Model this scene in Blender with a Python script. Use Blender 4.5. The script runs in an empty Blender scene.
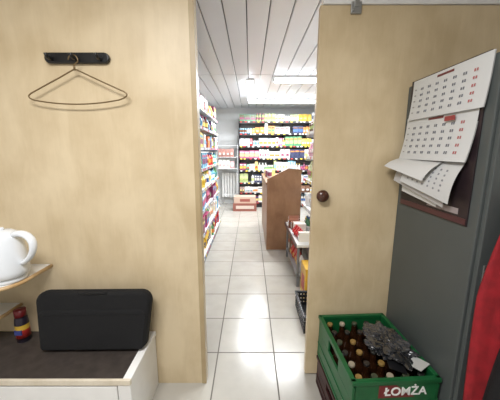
import bpy, math, random
from mathutils import Matrix, Vector
random.seed(7)
scene = bpy.context.scene
COL = scene.collection

def lin(c):
    r=[]
    for x in c[:3]:
        x/=255.0
        r.append(x/12.92 if x<=0.04045 else ((x+0.055)/1.055)**2.4)
    return (r[0],r[1],r[2],1.0)

# ---------------------------------------------------------------- materials
def new_mat(name):
    m=bpy.data.materials.new(name); m.use_nodes=True
    nt=m.node_tree; b=nt.nodes['Principled BSDF']
    return m,nt,b

def mat(name,c,rough=0.5,metal=0.0,var=0.06,scale=12,bump=0.0,trans=0.0,alpha=1.0,coat=0.0):
    m,nt,b=new_mat(name)
    L=lin(c)
    tc=nt.nodes.new('ShaderNodeTexCoord'); n=nt.nodes.new('ShaderNodeTexNoise')
    n.inputs['Scale'].default_value=scale; n.inputs['Detail'].default_value=4
    nt.links.new(tc.outputs['Object'],n.inputs['Vector'])
    r=nt.nodes.new('ShaderNodeValToRGB')
    r.color_ramp.elements[0].position=0.3; r.color_ramp.elements[1].position=0.7
    r.color_ramp.elements[0].color=(L[0]*(1-var),L[1]*(1-var),L[2]*(1-var),1)
    r.color_ramp.elements[1].color=(min(1,L[0]*(1+var)),min(1,L[1]*(1+var)),min(1,L[2]*(1+var)),1)
    nt.links.new(n.outputs['Fac'],r.inputs['Fac']); nt.links.new(r.outputs['Color'],b.inputs['Base Color'])
    b.inputs['Roughness'].default_value=rough; b.inputs['Metallic'].default_value=metal
    b.inputs['Transmission Weight'].default_value=trans
    b.inputs['Alpha'].default_value=alpha
    b.inputs['Coat Weight'].default_value=coat
    if bump>0:
        bp=nt.nodes.new('ShaderNodeBump'); bp.inputs['Strength'].default_value=bump; bp.inputs['Distance'].default_value=0.01
        nt.links.new(n.outputs['Fac'],bp.inputs['Height']); nt.links.new(bp.outputs['Normal'],b.inputs['Normal'])
    return m

def wood(name,c1,c2,rough=0.42,sc=1.0):
    m,nt,b=new_mat(name)
    tc=nt.nodes.new('ShaderNodeTexCoord')
    mp=nt.nodes.new('ShaderNodeMapping'); mp.inputs['Scale'].default_value=(5*sc,5*sc,1.8*sc)
    n1=nt.nodes.new('ShaderNodeTexNoise'); n1.inputs['Scale'].default_value=1.6; n1.inputs['Detail'].default_value=8; n1.inputs['Distortion'].default_value=0.9
    nt.links.new(tc.outputs['Object'],mp.inputs['Vector']); nt.links.new(mp.outputs['Vector'],n1.inputs['Vector'])
    n2=nt.nodes.new('ShaderNodeTexNoise'); n2.inputs['Scale'].default_value=3.6*sc; n2.inputs['Detail'].default_value=5
    nt.links.new(tc.outputs['Object'],n2.inputs['Vector'])
    mp3=nt.nodes.new('ShaderNodeMapping'); mp3.inputs['Scale'].default_value=(60*sc,60*sc,6*sc)
    n3=nt.nodes.new('ShaderNodeTexNoise'); n3.inputs['Scale'].default_value=2.0; n3.inputs['Detail'].default_value=2
    nt.links.new(tc.outputs['Object'],mp3.inputs['Vector']); nt.links.new(mp3.outputs['Vector'],n3.inputs['Vector'])
    a=nt.nodes.new('ShaderNodeMath'); a.operation='MULTIPLY_ADD'; a.inputs[1].default_value=0.36
    nt.links.new(n1.outputs['Fac'],a.inputs[0])
    a2=nt.nodes.new('ShaderNodeMath'); a2.operation='MULTIPLY'; a2.inputs[1].default_value=0.56
    nt.links.new(n2.outputs['Fac'],a2.inputs[0]); nt.links.new(a2.outputs[0],a.inputs[2])
    a3=nt.nodes.new('ShaderNodeMath'); a3.operation='MULTIPLY_ADD'; a3.inputs[1].default_value=0.08
    nt.links.new(n3.outputs['Fac'],a3.inputs[0]); nt.links.new(a.outputs[0],a3.inputs[2])
    r=nt.nodes.new('ShaderNodeValToRGB')
    r.color_ramp.elements[0].position=0.38; r.color_ramp.elements[0].color=lin(c2)
    r.color_ramp.elements[1].position=0.60; r.color_ramp.elements[1].color=lin(c1)
    nt.links.new(a3.outputs[0],r.inputs['Fac']); nt.links.new(r.outputs['Color'],b.inputs['Base Color'])
    b.inputs['Roughness'].default_value=rough
    return m

def vcmat(name,rough=0.4,metal=0.0):
    m,nt,b=new_mat(name)
    at=nt.nodes.new('ShaderNodeAttribute'); at.attribute_name='Col'
    nt.links.new(at.outputs['Color'],b.inputs['Base Color'])
    b.inputs['Roughness'].default_value=rough; b.inputs['Metallic'].default_value=metal
    return m

def emit(name,c,s):
    m,nt,b=new_mat(name)
    b.inputs['Base Color'].default_value=(1,1,1,1)
    b.inputs['Emission Color'].default_value=lin(c); b.inputs['Emission Strength'].default_value=s
    return m

M_WOOD=wood('birch_laminate',(214,196,163),(196,176,141))
M_WOOD2=wood('birch_trim',(180,160,124),(163,142,107))
M_DOOR=wood('door_laminate',(214,195,160),(195,174,137))
M_COUNTER=wood('counter_wood',(160,122,92),(134,97,70),0.4)
M_SHELFW=wood('shelf_edge_wood',(208,178,136),(182,148,102),0.35,2)
M_PALE=wood('pale_edge',(222,212,194),(204,192,170),0.35,2)
M_VC=vcmat('printed_packaging',0.35)
M_VCM=vcmat('painted_parts',0.5)
M_WHITE=mat('white_laminate',(234,233,230),0.35,var=0.03)
M_WPLAST=mat('white_plastic',(228,232,236),0.22,var=0.02,coat=0.4)
M_BLACKP=mat('black_plastic',(13,13,15),0.35)
M_NYLON=mat('black_nylon',(9,9,11),0.9,var=0.3,scale=160,bump=0.2)
M_LOCK=mat('locker_paint',(76,81,80),0.45,var=0.06,scale=5)
M_WIRE=mat('hanger_wire',(122,102,72),0.35,metal=0.5)
M_METAL=mat('zinc_metal',(170,172,172),0.35,metal=0.9)
M_GREEN=mat('crate_green',(18,88,46),0.42,var=0.15)
M_GREEND=mat('crate_dark',(52,20,20),0.5,var=0.1)
M_DWOOD=mat('dark_wood',(70,38,24),0.28,var=0.2,scale=40,coat=0.3)
M_GREYW=mat('store_wall_paint',(206,207,206),0.7,var=0.04,scale=3)
M_WPAINT=mat('white_wall_paint',(222,220,216),0.8,var=0.03,scale=3)
M_CEIL=mat('pvc_ceiling_panel',(206,208,212),0.35,var=0.02,scale=2)
M_GAP=mat('ceiling_joint',(92,96,102),0.7)
M_DTOP=mat('dark_top_mat',(62,55,51),0.5,var=0.25,scale=25)
M_PAPER=mat('paper',(232,232,228),0.7,var=0.02)
M_RED=mat('red_cloth',(140,18,28),0.85,var=0.25,scale=18,bump=0.4)
M_TUBE=emit('fluorescent_tube',(240,247,255),16)
M_POLY=mat('crumpled_film',(46,47,50),0.1,var=0.98,scale=11,bump=0.9,coat=0.9)

def tile_mat():
    m,nt,b=new_mat('floor_tiles')
    tc=nt.nodes.new('ShaderNodeTexCoord'); mp=nt.nodes.new('ShaderNodeMapping')
    mp.inputs['Location'].default_value=(-0.18+4.2,-1.79+4.2,0)
    br=nt.nodes.new('ShaderNodeTexBrick'); br.offset=0; br.squash=1
    br.inputs['Scale'].default_value=1; br.inputs['Brick Width'].default_value=0.42; br.inputs['Row Height'].default_value=0.42
    br.inputs['Mortar Size'].default_value=0.005; br.inputs['Mortar Smooth'].default_value=0.2
    br.inputs['Color1'].default_value=lin((188,184,175)); br.inputs['Color2'].default_value=lin((180,176,167))
    br.inputs['Mortar'].default_value=lin((102,97,90))
    nt.links.new(tc.outputs['Object'],mp.inputs['Vector']); nt.links.new(mp.outputs['Vector'],br.inputs['Vector'])
    n=nt.nodes.new('ShaderNodeTexNoise'); n.inputs['Scale'].default_value=7; n.inputs['Detail'].default_value=6
    nt.links.new(tc.outputs['Object'],n.inputs['Vector'])
    mr=nt.nodes.new('ShaderNodeMapRange'); mr.inputs['To Min'].default_value=0.82; mr.inputs['To Max'].default_value=1.08
    nt.links.new(n.outputs['Fac'],mr.inputs['Value'])
    mx=nt.nodes.new('ShaderNodeMix'); mx.data_type='RGBA'; mx.blend_type='MULTIPLY'; mx.inputs['Factor'].default_value=1
    nt.links.new(br.outputs['Color'],mx.inputs[6]); nt.links.new(mr.outputs['Result'],mx.inputs[7])
    nt.links.new(mx.outputs[2],b.inputs['Base Color'])
    r2=nt.nodes.new('ShaderNodeMapRange'); r2.inputs['To Min'].default_value=0.19; r2.inputs['To Max'].default_value=0.7
    nt.links.new(br.outputs['Fac'],r2.inputs['Value']); nt.links.new(r2.outputs['Result'],b.inputs['Roughness'])
    bp=nt.nodes.new('ShaderNodeBump'); bp.invert=True; bp.inputs['Strength'].default_value=0.4; bp.inputs['Distance'].default_value=0.003
    nt.links.new(br.outputs['Fac'],bp.inputs['Height']); nt.links.new(bp.outputs['Normal'],b.inputs['Normal'])
    return m
M_TILE=tile_mat()

# ---------------------------------------------------------------- mesh builder
class MB:
    def __init__(s): s.v=[];s.f=[];s.c=[];s.sm=[];s.M=Matrix.Identity(4)
    def add(s,vs,fs,col=(200,200,200),smooth=False):
        o=len(s.v); L=lin(col)
        for p in vs: s.v.append(tuple(s.M@Vector(p)))
        for f in fs: s.f.append([o+i for i in f]); s.c.append(L); s.sm.append(smooth)
    def box(s,x0,x1,y0,y1,z0,z1,col=(200,200,200)):
        vs=[(x0,y0,z0),(x1,y0,z0),(x1,y1,z0),(x0,y1,z0),(x0,y0,z1),(x1,y0,z1),(x1,y1,z1),(x0,y1,z1)]
        s.add(vs,[(0,3,2,1),(4,5,6,7),(0,1,5,4),(1,2,6,5),(2,3,7,6),(3,0,4,7)],col)
    def lathe(s,prof,c=(0,0,0),seg=20,cols=None,col=(200,200,200),axis='Z',sq=1.0):
        cx,cy,cz=c
        def P(r,h,a):
            x=r*math.cos(a); y=r*math.sin(a)*sq
            if axis=='Z': return (cx+x,cy+y,cz+h)
            if axis=='Y': return (cx+x,cy+h,cz-y)
            return (cx+h,cy+x,cz+y)
        for i in range(len(prof)-1):
            (r0,h0),(r1,h1)=prof[i],prof[i+1]
            vs=[];fs=[]
            for k in range(seg):
                a=2*math.pi*k/seg
                vs.append(P(r0,h0,a)); vs.append(P(r1,h1,a))
            for k in range(seg):
                j=(k+1)%seg
                fs.append((2*k,2*j,2*j+1,2*k+1))
            s.add(vs,fs,cols[i] if cols else col,True)
        r,h=prof[-1]
        if r>1e-4: s.add([P(r,h,2*math.pi*k/seg) for k in range(seg)],[tuple(range(seg))],cols[-1] if cols else col)
        r,h=prof[0]
        if r>1e-4: s.add([P(r,h,2*math.pi*k/seg) for k in range(seg)],[tuple(range(seg))[::-1]],cols[0] if cols else col)
    def tube(s,pts,rad,seg=10,col=(200,200,200),closed=False,flat=1.0):
        pts=[Vector(p) for p in pts]; n=len(pts)
        rs=rad if isinstance(rad,(list,tuple)) else [rad]*n
        vs=[];up=None
        for i,p in enumerate(pts):
            if closed: t=pts[(i+1)%n]-pts[i-1]
            else: t=pts[min(i+1,n-1)]-pts[max(i-1,0)]
            t.normalize()
            if up is None:
                up=Vector((0,1,0)) if abs(t.y)<0.9 else Vector((1,0,0))
            a=t.cross(up); a.normalize(); b2=a.cross(t); b2.normalize(); up=b2
            for k in range(seg):
                th=2*math.pi*k/seg
                vs.append(tuple(p+a*math.cos(th)*rs[i]+b2*math.sin(th)*rs[i]*flat))
        fs=[]
        for i in range(n if closed else n-1):
            j=(i+1)%n
            for k in range(seg):
                l=(k+1)%seg
                fs.append((i*seg+k,i*seg+l,j*seg+l,j*seg+k))
        if not closed:
            fs.append(tuple(range(seg))[::-1]); fs.append(tuple((n-1)*seg+k for k in range(seg)))
        s.add(vs,fs,col,True)
    def prism(s,poly,z0,z1,col=(200,200,200),plane='XY'):
        n=len(poly)
        def P(a,b,h):
            if plane=='XY': return (a,b,h)
            if plane=='XZ': return (a,h,b)
            return (h,a,b)
        vs=[P(a,b,z0) for a,b in poly]+[P(a,b,z1) for a,b in poly]
        fs=[tuple(range(n))[::-1],tuple(range(n,2*n))]+[(i,(i+1)%n,n+(i+1)%n,n+i) for i in range(n)]
        s.add(vs,fs,col)
    def obj(s,name,m,parent=None,bevel=0,seg=2,sub=0):
        me=bpy.data.meshes.new(name); me.from_pydata(s.v,[],s.f); 
        at=me.color_attributes.new('Col','FLOAT_COLOR','CORNER')
        li=0
        for p in me.polygons:
            p.use_smooth=s.sm[p.index]
            for _ in p.loop_indices:
                at.data[li].color=s.c[p.index]; li+=1
        import bmesh
        bm=bmesh.new(); bm.from_mesh(me)
        if len(s.v)<4000: bmesh.ops.remove_doubles(bm,verts=bm.verts,dist=1e-6)
        bmesh.ops.recalc_face_normals(bm,faces=bm.faces); bm.to_mesh(me); bm.free()
        me.materials.append(m)
        o=bpy.data.objects.new(name,me); COL.objects.link(o)
        if parent: o.parent=parent
        if bevel>0:
            b=o.modifiers.new('bev','BEVEL'); b.width=bevel; b.segments=seg; b.limit_method='ANGLE'; b.angle_limit=math.radians(40)
        if sub:
            q=o.modifiers.new('sub','SUBSURF'); q.levels=sub; q.render_levels=sub
        return o

def empty(name,loc=(0,0,0)):
    e=bpy.data.objects.new(name,None); e.empty_display_size=0.1; e.location=loc; COL.objects.link(e); return e
def box(name,b,m,parent=None,bevel=0,seg=2):
    k=MB(); k.box(*b); return k.obj(name,m,parent,bevel,seg)
def arc(cx,cy,r,a0,a1,n=8):
    return [(cx+r*math.cos(math.radians(a0+(a1-a0)*i/n)),cy+r*math.sin(math.radians(a0+(a1-a0)*i/n))) for i in range(n+1)]

# ---------------------------------------------------------------- room shell
CZ=2.6
box('floor',(-2.1,2.6,-1.7,7.7,-0.1,0),M_TILE)
box('wall_left',(-2.05,-1.95,-1.6,1.52,0,CZ),M_WPAINT)
box('wall_right',(1.9,2.0,-1.6,1.63,0,CZ),M_WPAINT)
box('wall_rear',(-2.05,2.0,-1.7,-1.6,0,CZ),M_WPAINT)
box('wall_partition_left',(-2.05,-0.312,1.52,1.58,0,CZ),M_WOOD)
box('trim_1',(-0.312,-0.284,1.515,1.585,0,2.34),M_WOOD2,bevel=0.002)
box('wall_partition_right',(0.42,2.0,1.63,1.69,0,CZ),M_WOOD)
box('wall_partition_header',(-0.312,0.42,1.53,1.63,2.34,CZ),M_WOOD)
box('wall_store_left',(-1.15,-1.05,1.58,7.6,0,CZ+0.1),M_GREYW)
box('wall_store_right',(2.4,2.5,1.58,7.6,0,CZ+0.1),M_GREYW)
box('wall_store_back',(-1.15,2.5,7.6,7.7,0,CZ+0.1),M_GREYW)
box('ceiling',(-2.05,2.0,-1.7,1.58,CZ,CZ+0.08),M_WPAINT)
k=MB(); k.box(-1.15,2.5,1.58,7.7,CZ+0.022,CZ+0.08); cb=k.obj('ceiling_store',M_GAP)
k=MB(); x=-1.14
while x<2.45:
    for (a,b) in ((1.6,4.28),(4.29,7.65)):
        k.box(x,x+0.177,a,b,CZ,CZ+0.021)
    x+=0.186
k.obj('ceiling_boards',M_CEIL,cb,bevel=0.004,seg=1)

# sliding door
door=empty('door_1')
box('panel',(0.372,1.42,1.585,1.622,0.012,2.25),M_DOOR,door,bevel=0.002)
k=MB(); k.lathe([(0.012,0.0),(0.014,-0.012),(0.03,-0.02),(0.037,-0.034),(0.033,-0.048),(0.018,-0.056),(0.0001,-0.058)],(0.424,1.587,1.235),24,axis='Y')
k.obj('knob',M_DWOOD,door)
rail=empty('sliding_door_rail')
box('track',(0.385,1.9,1.575,1.63,2.252,2.285),M_WHITE,rail,bevel=0.002)
k=MB(); k.box(0.53,0.585,1.572,1.584,2.205,2.262); k.box(0.545,0.57,1.566,1.576,2.235,2.30)
k.lathe([(0.006,0),(0.006,-0.012)],(0.54,1.574,2.22),10,axis='Y')
k.obj('bracket',M_METAL,rail,bevel=0.002)

# ---------------------------------------------------------------- wall hook rack and hanger
rack=empty('wall_hook_rack')
k=MB()
cz=1.967; pl=arc(-1.035,cz,0.026,90,270,8)+arc(-0.752,cz,0.026,-90,90,8)
k.prism(pl,1.498,1.5205,plane='XZ'); k.obj('plate',M_BLACKP,rack,bevel=0.006,seg=3)
k=MB()
for hx in (-1.02,-0.895,-0.77):
    k.tube([(hx,1.50,cz-0.004),(hx,1.478,cz-0.010),(hx,1.462,cz-0.004),(hx,1.456,cz+0.010)],[0.009,0.008,0.008,0.010],10)
k.obj('pegs',M_BLACKP,rack)
hg=MB()
Y=1.476
def bez(p0,p1,p2,n=8):
    return [((1-t)**2*p0[0]+2*t*(1-t)*p1[0]+t*t*p2[0],Y,(1-t)**2*p0[1]+2*t*(1-t)*p1[1]+t*t*p2[1]) for t in [i/n for i in range(n+1)]]
hook=[(-0.895,Y,1.906),(-0.895,Y,1.920),(-0.888,Y,1.932)]+[( -0.898+0.024*math.cos(math.radians(a)),Y,1.949+0.024*math.sin(math.radians(a))) for a in range(-20,190,18)]
hg.tube(hook,0.0032,8)
body=bez((-0.895,1.906),(-0.92,1.894),(-0.97,1.868),5)+bez((-0.97,1.868),(-1.06,1.825),(-1.135,1.788),5)[1:]+bez((-1.135,1.788),(-1.168,1.768),(-1.12,1.754),6)[1:]+bez((-1.12,1.754),(-0.90,1.714),(-0.68,1.756),14)[1:]+bez((-0.68,1.756),(-0.612,1.776),(-0.655,1.798),6)[1:]+bez((-0.655,1.798),(-0.74,1.835),(-0.82,1.872),5)[1:]+bez((-0.82,1.872),(-0.87,1.896),(-0.895,1.906),5)[1:-1]
hg.tube(body,0.0036,8,closed=True)
hg.tube([(-0.895,Y,1.899),(-0.896,Y,1.93)],0.0052,8)
hg.obj('wire_coat_hanger',M_WIRE)

# ---------------------------------------------------------------- left low cabinet
cab=empty('low_cabinet')
box('carcass',(-1.94,-0.596,1.16,1.515,0.0,0.355),M_WHITE,cab,bevel=0.002)
box('door_leaf',(-1.256,-0.66,1.146,1.16,0.01,0.345),M_WHITE,cab,bevel=0.002)
box('side_post',(-0.655,-0.592,1.146,1.16,0.0,0.352),M_WHITE,cab,bevel=0.002)
box('door_leaf_b',(-1.93,-1.262,1.146,1.16,0.01,0.345),M_WHITE,cab,bevel=0.002)
box('top_board',(-1.94,-0.632,1.158,1.515,0.355,0.381),M_DTOP,cab)
box('edge_front',(-1.94,-0.590,1.143,1.158,0.356,0.383),M_PALE,cab,bevel=0.001)
box('edge_side',(-0.632,-0.590,1.158,1.515,0.356,0.383),M_WHITE,cab,bevel=0.001)

# laptop bag
bag=empty('laptop_bag',(-0.885,1.367,0.392)); 
def rr(w,h,r,n=6):
    return arc(w-r,h-r,r,0,90,n)+arc(-w+r,h-r,r,90,180,n)+arc(-w+r,r*0.6,r*0.6,180,270,n)+arc(w-r,r*0.6,r*0.6,270,360,n)
k=MB(); k.prism([(a,b) for a,b in rr(0.322,0.325,0.06)],-0.035,0.035,plane='XZ')
k.obj('body',M_NYLON,bag,bevel=0.024,seg=5)
k=MB(); k.prism([(a*0.95,b) for a,b in rr(0.318,0.225,0.04)],-0.042,-0.012,plane='XZ')
k.obj('front_pocket',M_NYLON,bag,bevel=0.012,seg=4)
k=MB(); k.tube([(-0.28,-0.002,0.322),(-0.1,-0.004,0.326),(0.1,-0.004,0.326),(0.28,-0.002,0.322)],0.003,8)
k.tube([(-0.27,-0.0425,0.200),(0.27,-0.0425,0.200)],0.002,8)
k.obj('zips',M_NYLON,bag)
k=MB(); k.tube([(-0.085,-0.012,0.310),(-0.075,-0.03,0.316),(-0.04,-0.036,0.317),(0.04,-0.036,0.317),(0.075,-0.03,0.316),(0.085,-0.012,0.31)],0.008,8)
k.obj('handle',M_NYLON,bag)
bag.rotation_euler=(math.radians(-11),0,math.radians(1))

# wall shelf, rounded end
sh=empty('wall_shelf')
def shelfpoly(xr,yf,r):
    return [(-1.94,1.518),(-1.94,yf)]+arc(xr-r,yf+r,r,-90,0,10)+[(xr,1.518)]
for i,(xr,yf,z) in enumerate(((-1.19,1.2,0.828),(-1.41,1.28,0.575))):
    k=MB(); k.prism(shelfpoly(xr-0.004,yf+0.004,0.14),z-0.02,z+0.001); k.obj('board_%d'%i,M_WHITE,sh)
    k=MB(); pts=[(p[0],p[1],z-0.0095) for p in shelfpoly(xr,yf,0.14)[1:]]
    k.tube(pts,0.0105,10,flat=1.0); k.obj('edging_%d'%i,M_SHELFW,sh)
k=MB()
for z in (0.808,0.555):
    k.box(-1.75,-1.73,1.50,1.518,z-0.12,z); k.box(-1.75,-1.73,1.34,1.518,z-0.02,z)
k.box(-1.46,-1.44,1.50,1.518,0.69,0.808); k.box(-1.46,-1.44,1.36,1.518,0.79,0.808)
k.obj('brackets',M_METAL,sh,bevel=0.002)

# kettle
kt=empty('electric_kettle',(-1.268,1.325,0.829))
k=MB(); k.lathe([(0.074,0.0),(0.080,0.005),(0.080,0.018),(0.076,0.026)],seg=36); k.obj('power_base',M_WPLAST,kt)
k=MB(); k.lathe([(0.080,0.026),(0.090,0.032),(0.094,0.06),(0.092,0.11),(0.087,0.17),(0.079,0.22),(0.074,0.238),(0.066,0.252),(0.04,0.268),(0.0001,0.272)],seg=40); k.obj('body',M_WPLAST,kt)
k=MB(); k.tube([(0.055,0.0,0.243),(0.090,0,0.258),(0.135,0,0.256),(0.170,0,0.232),(0.177,0,0.195),(0.162,0,0.152),(0.130,0,0.114),(0.082,0,0.092)],[0.015,0.017,0.018,0.018,0.017,0.015,0.013,0.014],12,flat=1.2)
k.obj('handle',M_WPLAST,kt,sub=1)
k=MB(); k.lathe([(0.012,0),(0.012,0.012),(0.008,0.016)],(0,0,0.268),16); k.obj('lid_knob',M_WPLAST,kt)
k=MB(); k.prism([(-0.06,0.25),(-0.115,0.24),(-0.075,0.17)],-0.018,0.018,plane='XZ'); k.obj('spout',M_WPLAST,kt,bevel=0.006)
k=MB(); k.box(-0.012,0.012,-0.097,-0.088,0.07,0.17,(160,178,190)); k.obj('water_gauge',M_VCM,kt,bevel=0.002)
kt.rotation_euler=(0,0,math.radians(-8))

mg=empty('mug',(-1.50,1.40,0.5765))
k=MB(); k.lathe([(0.03,0),(0.036,0.004),(0.04,0.09),(0.036,0.09),(0.032,0.01),(0.0001,0.008)],seg=24); k.obj('cup',M_WPLAST,mg)
k=MB(); k.tube([(0.036,0,0.075),(0.06,0,0.07),(0.066,0,0.045),(0.055,0,0.02),(0.034,0,0.018)],0.005,8); k.obj('handle',M_WPLAST,mg)

jr=MB(); jr.lathe([(0.033,0),(0.035,0.006),(0.035,0.03),(0.0355,0.03),(0.0355,0.08),(0.0355,0.11),(0.035,0.12),(0.031,0.15),(0.026,0.158),(0.030,0.160),(0.030,0.20),(0.0001,0.201)],(-1.352,1.44,0.3815),24,
  cols=[(36,30,44)]*3+[(176,44,40),(200,164,60)]+[(36,30,44)]*4+[(110,26,30)]*3)
jr.box(-1.372,-1.332,1.4035,1.412,0.435,0.465,(60,70,130))
jr.obj('coffee_jar',M_VC)

# ---------------------------------------------------------------- locker with calendar
lk=empty('metal_locker')
LX=0.875
box('carcass',(LX,1.50,1.005,1.575,0.0,1.84),M_LOCK,lk,bevel=0.004)
box('door_leaf',(LX+0.012,1.488,0.985,1.005,0.05,1.825),M_LOCK,lk,bevel=0.003)
k=MB(); k.box(LX+0.03,LX+0.05,0.978,0.985,0.97,1.06); k.box(LX+0.036,LX+0.046,0.972,0.978,0.99,1.04)
k.obj('handle',M_METAL,lk,bevel=0.002)
cal=empty('wall_calendar')
box('backing',(LX-0.006,LX-0.0005,1.05,1.535,1.195,1.856),mat('calendar_board',(38,28,32),0.4,var=0.3),cal,bevel=0.001)
k=MB()
k.box(LX-0.0075,LX-0.0055,1.055,1.53,1.20,1.225,(74,40,44))
k.box(LX-0.0075,LX-0.0055,1.10,1.30,1.235,1.26,(150,140,140))
def caltier(y0,y1,z0,z1,xo,xb):
    n=8
    def P(u,t):
        return (LX-xo-(xb-xo)*t*t, y1+(y0-y1)*u, z1+(z0-z1)*t)
    vs=[];fs=[]
    for i in range(n+1):
        for j in range(2): vs.append(P(j,i/n))
    for i in range(n): fs.append((2*i,2*i+1,2*i+3,2*i+2))
    k.add(vs,fs,(204,206,206),True)
    k.add([(a+0.004,b,c) for a,b,c in vs],fs,(180,180,178),True)
    def q(u0,u1,t0,t1,c):
        e=0.0012
        vs=[(P(u,t)[0]-e,P(u,t)[1],P(u,t)[2]) for u,t in ((u0,t0),(u1,t0),(u1,t1),(u0,t1))]
        k.add(vs,[(0,1,2,3)],c)
    q(0.38,0.60,0.06,0.11,(110,50,54))
    for r in range(5):
        for c in range(7):
            col=(104,108,118) if c<6 else (170,96,96)
            u=0.14+c*0.115; t=0.22+r*0.145
            q(u,u+0.018,t,t+0.055,col); q(u+0.026,u+0.042,t,t+0.055,col)
        q(0.04,0.07,0.22+r*0.145,0.25+r*0.145,(150,150,150))
caltier(1.035,1.515,1.655,1.852,0.007,0.020)
caltier(1.065,1.54,1.452,1.665,0.008,0.036)
k.box(LX-0.022,LX-0.019,1.17,1.23,1.624,1.644,(150,60,62))
k.obj('month_sheets',M_VC,cal)
k=MB()
def page(tf,tn,bf,bn,bulge,col,grid=False):
    tf,tn,bf,bn=map(Vector,(tf,tn,bf,bn)); n=10
    def P(u,t):
        p=(tf.lerp(tn,u)).lerp(bf.lerp(bn,u),t); p=p+Vector((-bulge*math.sin(math.pi*t),0,bulge*0.5*math.sin(math.pi*t))); return p
    vs=[];fs=[]
    for i in range(n+1):
        for j in range(n+1): vs.append(tuple(P(j/n,i/n)))
    for i in range(n):
        for j in range(n):
            a=i*(n+1)+j; fs.append((a,a+1,a+n+2,a+n+1))
    k.add(vs,fs,col,True)
    if grid:
        for r in range(5):
            for c in range(7):
                u=0.14+c*0.11; t=0.25+r*0.13
                vs=[tuple(P(a,b)+Vector((-0.001,0,0.002))) for a,b in ((u,t),(u+0.03,t),(u+0.03,t+0.05),(u,t+0.05))]
                k.add(vs,[(0,1,2,3)],(130,132,138))
page((LX-0.01,1.53,1.46),(LX-0.012,1.20,1.455),(0.755,1.53,1.412),(0.79,1.24,1.36),0.012,(206,207,206))
page((LX-0.009,1.42,1.455),(LX-0.012,1.09,1.45),(0.79,1.42,1.34),(0.828,1.11,1.275),0.012,(196,197,196),True)
page((LX-0.008,1.52,1.44),(LX-0.01,1.14,1.44),(0.80,1.50,1.335),(0.845,1.16,1.25),0.01,(178,176,174),True)
page((LX-0.0075,1.50,1.42),(LX-0.008,1.20,1.42),(0.835,1.47,1.28),(0.858,1.22,1.24),0.008,(210,210,208))
k.obj('lifted_pages',M_VC,cal)

# red jacket on locker door
k=MB(); n=22; mI=26
vs=[];fs=[]
for i in range(mI+1):
    t=i/mI; z=1.34-1.12*t
    w0=LX+0.065-0.085*min(1,t*3.0)**0.7; w1=1.36+0.05*t
    for j in range(n+1):
        u=j/n; x=w0+(w1-w0)*u
        y=0.925-0.02*t+0.016*math.sin(u*19+t*2.0)+0.008*math.sin(u*41+t*5)
        vs.append((x,y,z))
for i in range(mI):
    for j in range(n):
        a=i*(n+1)+j; fs.append((a,a+1,a+n+2,a+n+1))
jk=empty('red_jacket')
k.add(vs,fs,smooth=True); o=k.obj('body',M_RED,jk); so=o.modifiers.new('s','SOLIDIFY'); so.thickness=0.012; so.offset=-1
k=MB(); k.tube([(1.06,0.90,1.25),(1.03,0.875,1.0),(0.97,0.865,0.75),(0.925,0.86,0.5),(0.92,0.86,0.36)],[0.05,0.055,0.05,0.045,0.04],14); k.obj('sleeve',M_NYLON,jk,sub=1)
k=MB(); k.tube([(1.15,0.984,1.27),(1.15,0.95,1.27),(1.15,0.92,1.275),(1.15,0.91,1.29)],0.006,8); k.obj('hook',M_METAL,jk)

# ---------------------------------------------------------------- beer crates
def crate(name,z0,h,mt,full):
    e=empty(name,(0.645,1.285,z0)); e.rotation_euler=(0,0,math.radians(3))
    W,D,t=0.2,0.245,0.012
    k=MB()
    k.box(-W,W,-D,D,0,0.012)
    for sx in (-1,1):
        a,b=(sx*W-(t if sx>0 else 0),sx*W+(0 if sx>0 else t))
        k.box(a,b,-D,D,0.012,h*0.62); k.box(a,b,-D,D,h-0.03,h)
        k.box(a,b,-D,-0.07,h*0.62,h-0.03); k.box(a,b,0.07,D,h*0.62,h-0.03)
    for sy in (-1,1):
        a,b=(sy*D-(t if sy>0 else 0),sy*D+(0 if sy>0 else t))
        k.box(-W+t,W-t,a,b,0.012,h)
    k.obj('shell',mt,e,bevel=0.003)
    k=MB()
    k.box(-W-0.006,W+0.006,-D-0.006,-D+0.016,h-0.018,h+0.002); k.box(-W-0.006,W+0.006,D-0.016,D+0.006,h-0.018,h+0.002)
    k.box(-W-0.006,-W+0.016,-D,D,h-0.018,h+0.002); k.box(W-0.016,W+0.006,-D,D,h-0.018,h+0.002)
    for zz in (0.02,h*0.33):
        k.box(-W-0.004,-W,-D,D,zz,zz+0.01); k.box(-W,W,-D-0.004,-D,zz,zz+0.01)
    k.obj('rim_ribs',mt,e,bevel=0.003)
    if full:
        k=MB()
        for i in range(1,6):
            y=-D+0.012+i*(2*D-0.024)/6; k.box(-W+t,W-t,y-0.003,y+0.003,0.012,h*0.5)
        for i in range(1,5):
            x=-W+t+i*(2*W-2*t)/5; k.box(x-0.003,x+0.003,-D+t,D-t,0.012,h*0.5)
        k.obj('dividers',mt,e)
    return e
crate('bottle_crate',0.0,0.205,M_GREEND,False)
c2=crate('bottle_crate',0.2075,0.28,M_GREEN,True)
k=MB()
rb=random.Random(4)
for i in range(6):
    for j in range(5):
        x=-0.188+(j+0.5)*0.376/5; y=-0.233+(i+0.5)*0.466/6
        cap=rb.choice([(160,150,130),(140,112,62),(40,40,38),(60,66,50),(40,36,34)])
        lb=(160,142,96) if rb.random()<0.3 else (44,24,12)
        k.lathe([(0.028,0),(0.031,0.005),(0.031,0.14),(0.027,0.162),(0.017,0.188),(0.0145,0.232),(0.0155,0.234),(0.0165,0.243),(0.014,0.248)],(x,y,0.0125),14,
          cols=[(44,24,12)]*5+[lb]+[cap]*3)
k.obj('bottles',vcmat('bottle_glass',0.12),c2)
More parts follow.
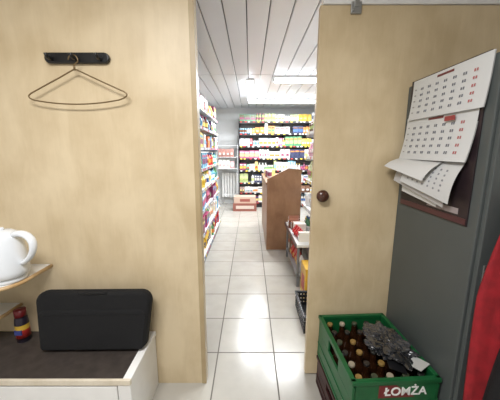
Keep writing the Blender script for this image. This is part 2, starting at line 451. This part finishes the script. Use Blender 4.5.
cu=bpy.data.curves.new('lettering','FONT'); cu.body='ŁOMŻA'; cu.size=0.058; cu.extrude=0.0012; cu.offset=0.0012; cu.align_x='CENTER'
lt=bpy.data.objects.new('lettering',cu); COL.objects.link(lt); lt.parent=c2; lt.rotation_euler=(math.radians(90),0,0); lt.location=(0.045,-0.2465,0.203)
cu.materials.append(M_PAPER)
k=MB(); k.box(-0.08,0.17,-0.2462,-0.2448,0.190,0.255,(110,30,30)); k.obj('label',M_VC,c2)
import bmesh
from mathutils import noise
bm=bmesh.new(); bmesh.ops.create_icosphere(bm,subdivisions=5,radius=1)
for v in bm.verts:
    p=v.co.copy(); d=noise.noise(p*1.7)*0.35+abs(noise.noise(p*3.7))*0.45+abs(noise.noise(p*7))*0.14
    q=p*(0.75+d); v.co=Vector((q.x*0.10,q.y*0.15,max(-0.028,q.z*0.042)))
me=bpy.data.meshes.new('plastic_film'); bm.to_mesh(me); bm.free()
me.materials.append(M_POLY)
pb=bpy.data.objects.new('plastic_film',me); COL.objects.link(pb); pb.parent=c2; pb.location=(0.085,-0.02,0.29); pb.rotation_euler=(0,math.radians(-4),0.3)
k=MB(); k.M=Matrix.Translation((0.150,-0.165,0.286))@Matrix.Rotation(0.5,4,'Z')@Matrix.Rotation(-0.1,4,'X')
k.box(-0.04,0.04,-0.035,0.035,0,0.003,(190,190,186)); k.M=Matrix.Translation((0.05,-0.16,0.270))@Matrix.Rotation(-0.3,4,'Z')@Matrix.Rotation(0.2,4,'Y')
k.box(-0.04,0.04,-0.03,0.03,0,0.003,(28,28,30)); k.obj('paper_slips',M_VC,c2)

# ---------------------------------------------------------------- store products
PAL=[(190,52,54),(214,180,80),(232,232,228),(70,104,156),(84,140,100),(214,134,76),(136,66,96),(232,218,140),(134,180,200),(120,84,64),(220,220,224),(236,236,236),(188,104,134),(242,242,242),(60,66,94),(176,190,124),(206,202,196),(226,220,210),(196,204,210)]
VIV=[(196,48,52),(216,178,60),(232,232,228),(60,104,162),(74,140,90),(220,126,60),(136,60,100),(232,210,110),(104,170,204),(120,76,56),(220,220,224),(188,80,124),(244,244,244),(50,60,100),(210,206,198)]
def fill(k,T,L,depth,zh,rnd,kinds=('box','bottle','can','bag'),dens=0.97,pal=PAL,hmin=0.6):
    u=0.01
    while u<L-0.05:
        kind=rnd.choice(kinds); w=rnd.uniform(0.06,0.14); h=zh*rnd.uniform(hmin,0.94)
        c1=rnd.choice(pal); c2=rnd.choice(pal); c3=rnd.choice(pal)
        if kind in('bottle','can'): w=rnd.uniform(0.06,0.085)
        if kind=='can': h=min(h,0.13)
        for r in range(rnd.randint(1,4)):
            if u+w>L-0.01: break
            d=min(depth-0.02,0.16); s=rnd.uniform(0.0,0.04); hh=h*rnd.uniform(0.93,1.0)
            k.M=T@Matrix.Translation((u,s,0))
            if kind=='box':
                k.box(0.003,w-0.003,0,d,0,hh,c1)
                k.box(0.008,w-0.008,-0.002,0,hh*0.25,hh*0.6,c2); k.box(0.014,w-0.014,-0.003,0,hh*0.7,hh*0.85,c3)
            elif kind=='bag':
                a=0.004;b=w-0.004;h2=hh
                k.add([(a,0.02,0),(b,0.02,0),(b,0.09,0),(a,0.09,0),(a,0.0,h2*.4),(b,0.0,h2*.4),(b,0.1,h2*.4),(a,0.1,h2*.4),(a+.003,0.045,h2),(b-.003,0.045,h2),(b-.003,0.055,h2),(a+.003,0.055,h2)],
                      [(0,1,5,4),(4,5,9,8),(1,2,6,5),(5,6,10,9),(3,0,4,7),(7,4,8,11),(2,3,7,6),(6,7,11,10),(8,9,10,11)],c1)
                k.box(w*.25,w*.75,-0.002,0.01,h2*0.28,h2*0.52,c2)
            elif kind=='can':
                R=w/2-0.002
                k.lathe([(R*.95,0),(R,0.004),(R,h*.25),(R,h*.75),(R,h-.004),(R*.93,h)],(w/2,R,0),10,cols=[(190,190,190),c1,c2,c1,(190,190,190),(190,190,190)])
            else:
                R=w/2-0.003
                k.lathe([(R,0),(R,h*.2),(R,h*.5),(R,h*.62),(R*.4,h*.8),(R*.4,h*.87),(R*.45,h*.87),(R*.45,h)],(w/2,R,0),10,cols=[c1,c2,c1,c1,c1,c3,c3,c3])
            u+=w
        if rnd.random()>dens: u+=0.08
    k.M=Matrix.Identity(4)

def gondola(name,T,L,levels,D,top,rnd,frame_c=(60,62,66),kinds=('box','bottle','can','bag'),back=(90,92,95),board=(222,223,221),lip=None,pal=PAL,hmin=0.6,setb=0.04,tags=True,toprow=0.16):
    e=empty(name); k=MB(); k.M=T
    lip=lip or frame_c
    k.box(0,L,D-0.012,D,0,top,back)
    nU=max(1,round(L/0.95))
    for i in range(nU+1):
        u=i*L/nU; k.box(u-0.015,u+0.015,D-0.05,D-0.01,0,top,frame_c)
    for i,z in enumerate(levels):
        dd=0 if i<2 else setb
        k.box(0,L,dd,D-0.012,z-0.022,z,board)
        k.box(0,L,dd-0.006,dd,z-0.034,z+0.004,lip)
        u=0.03
        while u<L-0.06 and tags:
            k.box(u,u+0.05,dd-0.008,dd-0.006,z-0.03,z-0.001,rnd.choice([(225,225,220),(225,225,220),(240,210,70),(200,60,60)])); u+=rnd.uniform(0.07,0.16)
    for i in (0,L-0.0):
        for z in levels: k.box(i-0.004,i+0.004,0.04,D-0.02,z-0.06,z-0.0,frame_c)
    k.box(0,L,0.03,0.04,0,levels[0]-0.02,frame_c)
    k.obj('frame',M_VCM,e)
    p=MB(); lv=list(levels)+[levels[-1]+toprow+0.03]
    for i,z in enumerate(levels):
        dd=0 if i<2 else setb
        fill(p,T@Matrix.Translation((0,dd+0.004,z+0.0005)),L,D-dd-0.06,min(0.27,lv[i+1]-z-0.03),rnd,kinds,pal=pal,hmin=hmin)
    p.obj('products',M_VC,e)
    return e
def TM(ox,oy,ang): return Matrix.Translation((ox,oy,0))@Matrix.Rotation(math.radians(ang),4,'Z')
gondola('store_shelving',TM(-0.585,1.75,90),3.45,[0.14,0.44,0.72,0.99,1.26,1.53,1.79,2.02],0.43,2.02,random.Random(3),(96,106,120),kinds=('box','bottle','bag','box'),back=(170,172,175),lip=(120,130,150),pal=VIV,hmin=0.75,setb=0.02,toprow=0.26)
gondola('store_shelving',TM(-0.28,7.0,0),2.3,[0.14,0.40,0.66,0.98,1.29,1.60,1.91,2.21],0.45,2.3,random.Random(12),(40,38,42),back=(110,110,112),kinds=('box','bag','box','can','box','bottle'),hmin=0.6,toprow=0.28)
gondola('store_shelving',TM(0.70,3.62,-90),1.2,[0.44,0.80,1.12,1.42,1.72],0.40,1.95,random.Random(5),(214,216,216),back=(220,222,222),toprow=0.2)
gondola('store_shelving',TM(1.62,6.7,-90),2.4,[0.14,0.45,0.78,1.1,1.4,1.7,1.98],0.43,1.98,random.Random(9),(70,72,76))

db=empty('display_bench')
k=MB(); k.box(0.50,0.685,2.75,3.7,0.47,0.50,(215,216,214)); k.box(0.49,0.50,2.75,3.7,0.455,0.51,(90,60,50))
for y in (2.78,3.64):
    k.box(0.515,0.54,y,y+0.03,0,0.47,(120,122,124)); k.box(0.655,0.68,y,y+0.03,0,0.47,(120,122,124))
k.box(0.515,0.68,2.78,3.67,0.12,0.14,(150,152,154))
k.obj('frame',M_VCM,db,bevel=0.002)
k=MB(); fill(k,TM(0.505,3.68,-90)@Matrix.Translation((0,0,0.5005)),0.9,0.16,0.14,random.Random(21),('box','bag'),pal=[(190,50,50),(240,240,240),(120,70,50),(230,225,215)])
fill(k,TM(0.52,3.64,-90)@Matrix.Translation((0,0,0.1405)),0.8,0.15,0.26,random.Random(22),('box','bag'),pal=[(190,60,50),(240,240,240),(200,170,80),(130,110,90)])
k.obj('products',M_VC,db)
k=MB(); k.box(0.54,0.67,2.45,2.68,0.0,0.36,(214,170,56)); k.box(0.538,0.54,2.5,2.63,0.1,0.26,(180,50,44)); k.obj('yellow_carton',M_VC)
bk=empty('shopping_basket')
k=MB(); x0,x1,y0,y1,h=0.445,0.66,2.0,2.42,0.15
k.box(x0,x1,y0,y1,0,0.012,(24,25,28))
for zz in (0.012,0.05,0.09,0.13):
    k.box(x0,x0+0.01,y0,y1,zz,zz+0.025,(24,25,28)); k.box(x1-0.01,x1,y0,y1,zz,zz+0.025,(24,25,28))
    k.box(x0,x1,y0,y0+0.01,zz,zz+0.025,(24,25,28)); k.box(x0,x1,y1-0.01,y1,zz,zz+0.025,(24,25,28))
n=14
for i in range(n+1):
    y=y0+(y1-y0-0.012)*i/n; k.box(x0,x0+0.009,y,y+0.016,0.0,h,(24,25,28)); k.box(x1-0.009,x1,y,y+0.016,0,h,(24,25,28))
for i in range(8):
    x=x0+(x1-x0-0.012)*i/7; k.box(x,x+0.014,y0,y0+0.009,0,h,(24,25,28)); k.box(x,x+0.014,y1-0.009,y1,0,h,(24,25,28))
for a in ((x0-0.008,x1+0.008,y0-0.008,y0+0.012),(x0-0.008,x1+0.008,y1-0.012,y1+0.008),(x0-0.008,x0+0.012,y0,y1),(x1-0.012,x1+0.008,y0,y1)):
    k.box(*a,h-0.01,h+0.004,(60,62,68))
k.obj('body',M_VCM,bk,bevel=0.002)

ct=empty('shop_counter')
k=MB(); k.prism([(0.25,0.0),(0.75,0.0),(0.75,1.22),(0.56,1.24),(0.25,1.08)],3.92,3.945,plane='XZ'); k.obj('end_panel',M_COUNTER,ct,bevel=0.002)
box('side_panel',(0.25,0.27,3.945,5.5,0.0,1.0),M_COUNTER,ct)
box('back_panel',(0.25,0.75,5.5,5.52,0.0,1.0),M_COUNTER,ct)
box('top',(0.235,0.76,3.945,5.53,1.0,1.03),M_COUNTER,ct,bevel=0.003)
k=MB(); fill(k,TM(0.26,5.45,-90)@Matrix.Translation((0,0,1.0305)),0.9,0.2,0.16,random.Random(31),('box','bag','can')); k.obj('products',M_VC,ct)

rd=empty('radiator')
k=MB()
for i in range(13):
    x=-0.78+i*0.075; k.box(x,x+0.06,7.47,7.55,0.2,0.88,(240,240,237))
k.box(-0.79,0.2,7.49,7.53,0.24,0.29,(232,232,228)); k.box(-0.79,0.2,7.49,7.53,0.79,0.84,(232,232,228))
for x in (-0.6,0.0):
    for z in (0.3,0.7): k.box(x,x+0.03,7.53,7.598,z,z+0.04)
k.tube([(-0.74,7.51,0.22),(-0.74,7.51,0.0)],0.012,8)
k.obj('ribs',M_VCM,rd,bevel=0.01)
k=MB(); k.box(-0.42,0.16,6.55,6.9,0.0,0.20,(150,92,80)); k.box(-0.40,0.14,6.56,6.88,0.2005,0.36,(204,178,160))
k.box(-0.35,0.1,6.548,6.55,0.06,0.14,(215,200,188)); k.box(-0.25,0.0,6.558,6.56,0.24,0.31,(160,90,80)); k.obj('stacked_cartons',M_VC,bevel=0.003)
rk=empty('snack_rack')
k=MB(); 
for z in (1.02,1.32,1.62):
    k.box(-0.86,-0.33,7.1,7.4,z-0.012,z,(210,212,212))
for x in (-0.87,-0.33): 
    k.box(x,x+0.015,7.10,7.115,0,1.65,(200,202,204)); k.box(x,x+0.015,7.39,7.405,0,1.65,(200,202,204))
k.obj('frame',M_VCM,rk)
k=MB()
for z in (1.0205,1.3205): 
    fill(k,TM(-0.84,7.11,0)@Matrix.Translation((0,0,z)),0.5,0.25,0.27,random.Random(int(z*70)),('bag',),pal=[(235,235,235),(214,170,170),(225,225,215),(190,200,210),(180,130,120)])
k.obj('products',M_VC,rk)

def fixture(x0,x1,y0,y1,alongx):
    e=empty('fluorescent_lamp'); k=MB(); k.box(x0,x1,y0,y1,CZ-0.03,CZ-0.0005,(225,228,230)); k.obj('housing',M_VCM,e,bevel=0.003)
    k=MB(); z=CZ-0.055
    if alongx:
        for yy in (y0+0.035,y1-0.035): k.tube([(x0+0.03,yy,z),(x1-0.03,yy,z)],0.016,10)
    else:
        for xx in (x0+0.035,x1-0.035): k.tube([(xx,y0+0.012,z),(xx,y1-0.012,z)],0.022,10)
    k.obj('tubes',M_TUBE,e)
    k=MB()
    if alongx:
        k.box(x0,x0+0.03,y0,y1,CZ-0.075,CZ-0.03,(225,228,230)); k.box(x1-0.03,x1,y0,y1,CZ-0.075,CZ-0.03,(225,228,230))
    else:
        for xx in (x0+0.035,x1-0.035):
            k.box(xx-0.008,xx+0.008,y0,y0+0.012,CZ-0.065,CZ-0.03,(225,228,230)); k.box(xx-0.008,xx+0.008,y1-0.012,y1,CZ-0.065,CZ-0.03,(225,228,230))
    k.obj('end_caps',M_VCM,e,bevel=0.003)
fixture(0.35,1.55,4.35,4.5,True)
fixture(-0.05,1.6,6.2,6.35,True)
fixture(-0.06,0.06,4.5,6.0,False)
fixture(0.7,1.9,2.3,2.45,True)  # added fixture, out of view, put in to light the store front

def area(name,loc,size,energy,color,rot=(0,0,0),sy=None):
    l=bpy.data.lights.new(name,'AREA'); l.energy=energy; l.color=color; l.size=size
    if sy: l.shape='RECTANGLE'; l.size_y=sy
    o=bpy.data.objects.new(name,l); o.location=loc; o.rotation_euler=rot; COL.objects.link(o); return o
area('store_light_1',(0.9,4.42,2.5),1.2,54,(0.94,0.97,1),sy=0.15)
area('store_light_2',(0.75,6.28,2.5),1.5,66,(0.94,0.97,1),sy=0.15)
area('store_light_3',(-0.0,5.3,2.5),0.15,44,(0.94,0.97,1),sy=1.2)
area('store_added_fill',(0.9,2.5,2.48),1.0,36,(0.95,0.98,1),sy=0.5)  # added fill near the opening, goes with the unseen front fixture
area('room_light',(-0.5,0.1,2.5),0.9,54,(0.99,0.99,1.0),sy=0.5)
e=empty('ceiling_lamp'); k=MB(); k.box(-0.95,-0.05,-0.15,0.35,2.53,2.6,(235,235,232)); k.obj('housing',M_VCM,e,bevel=0.01)

w=bpy.data.worlds.new('world'); scene.world=w; w.use_nodes=True
w.node_tree.nodes['Background'].inputs['Color'].default_value=(0.8,0.85,0.9,1); w.node_tree.nodes['Background'].inputs['Strength'].default_value=0.3

cam=bpy.data.cameras.new('camera'); cam.sensor_width=36; cam.lens=19.44; cam.clip_start=0.02
co=bpy.data.objects.new('camera',cam); co.location=(0,0,1.5); co.rotation_euler=(math.radians(79.5),0,0); COL.objects.link(co)
scene.camera=co
scene.view_settings.view_transform='Standard'
scene.view_settings.exposure=0.08
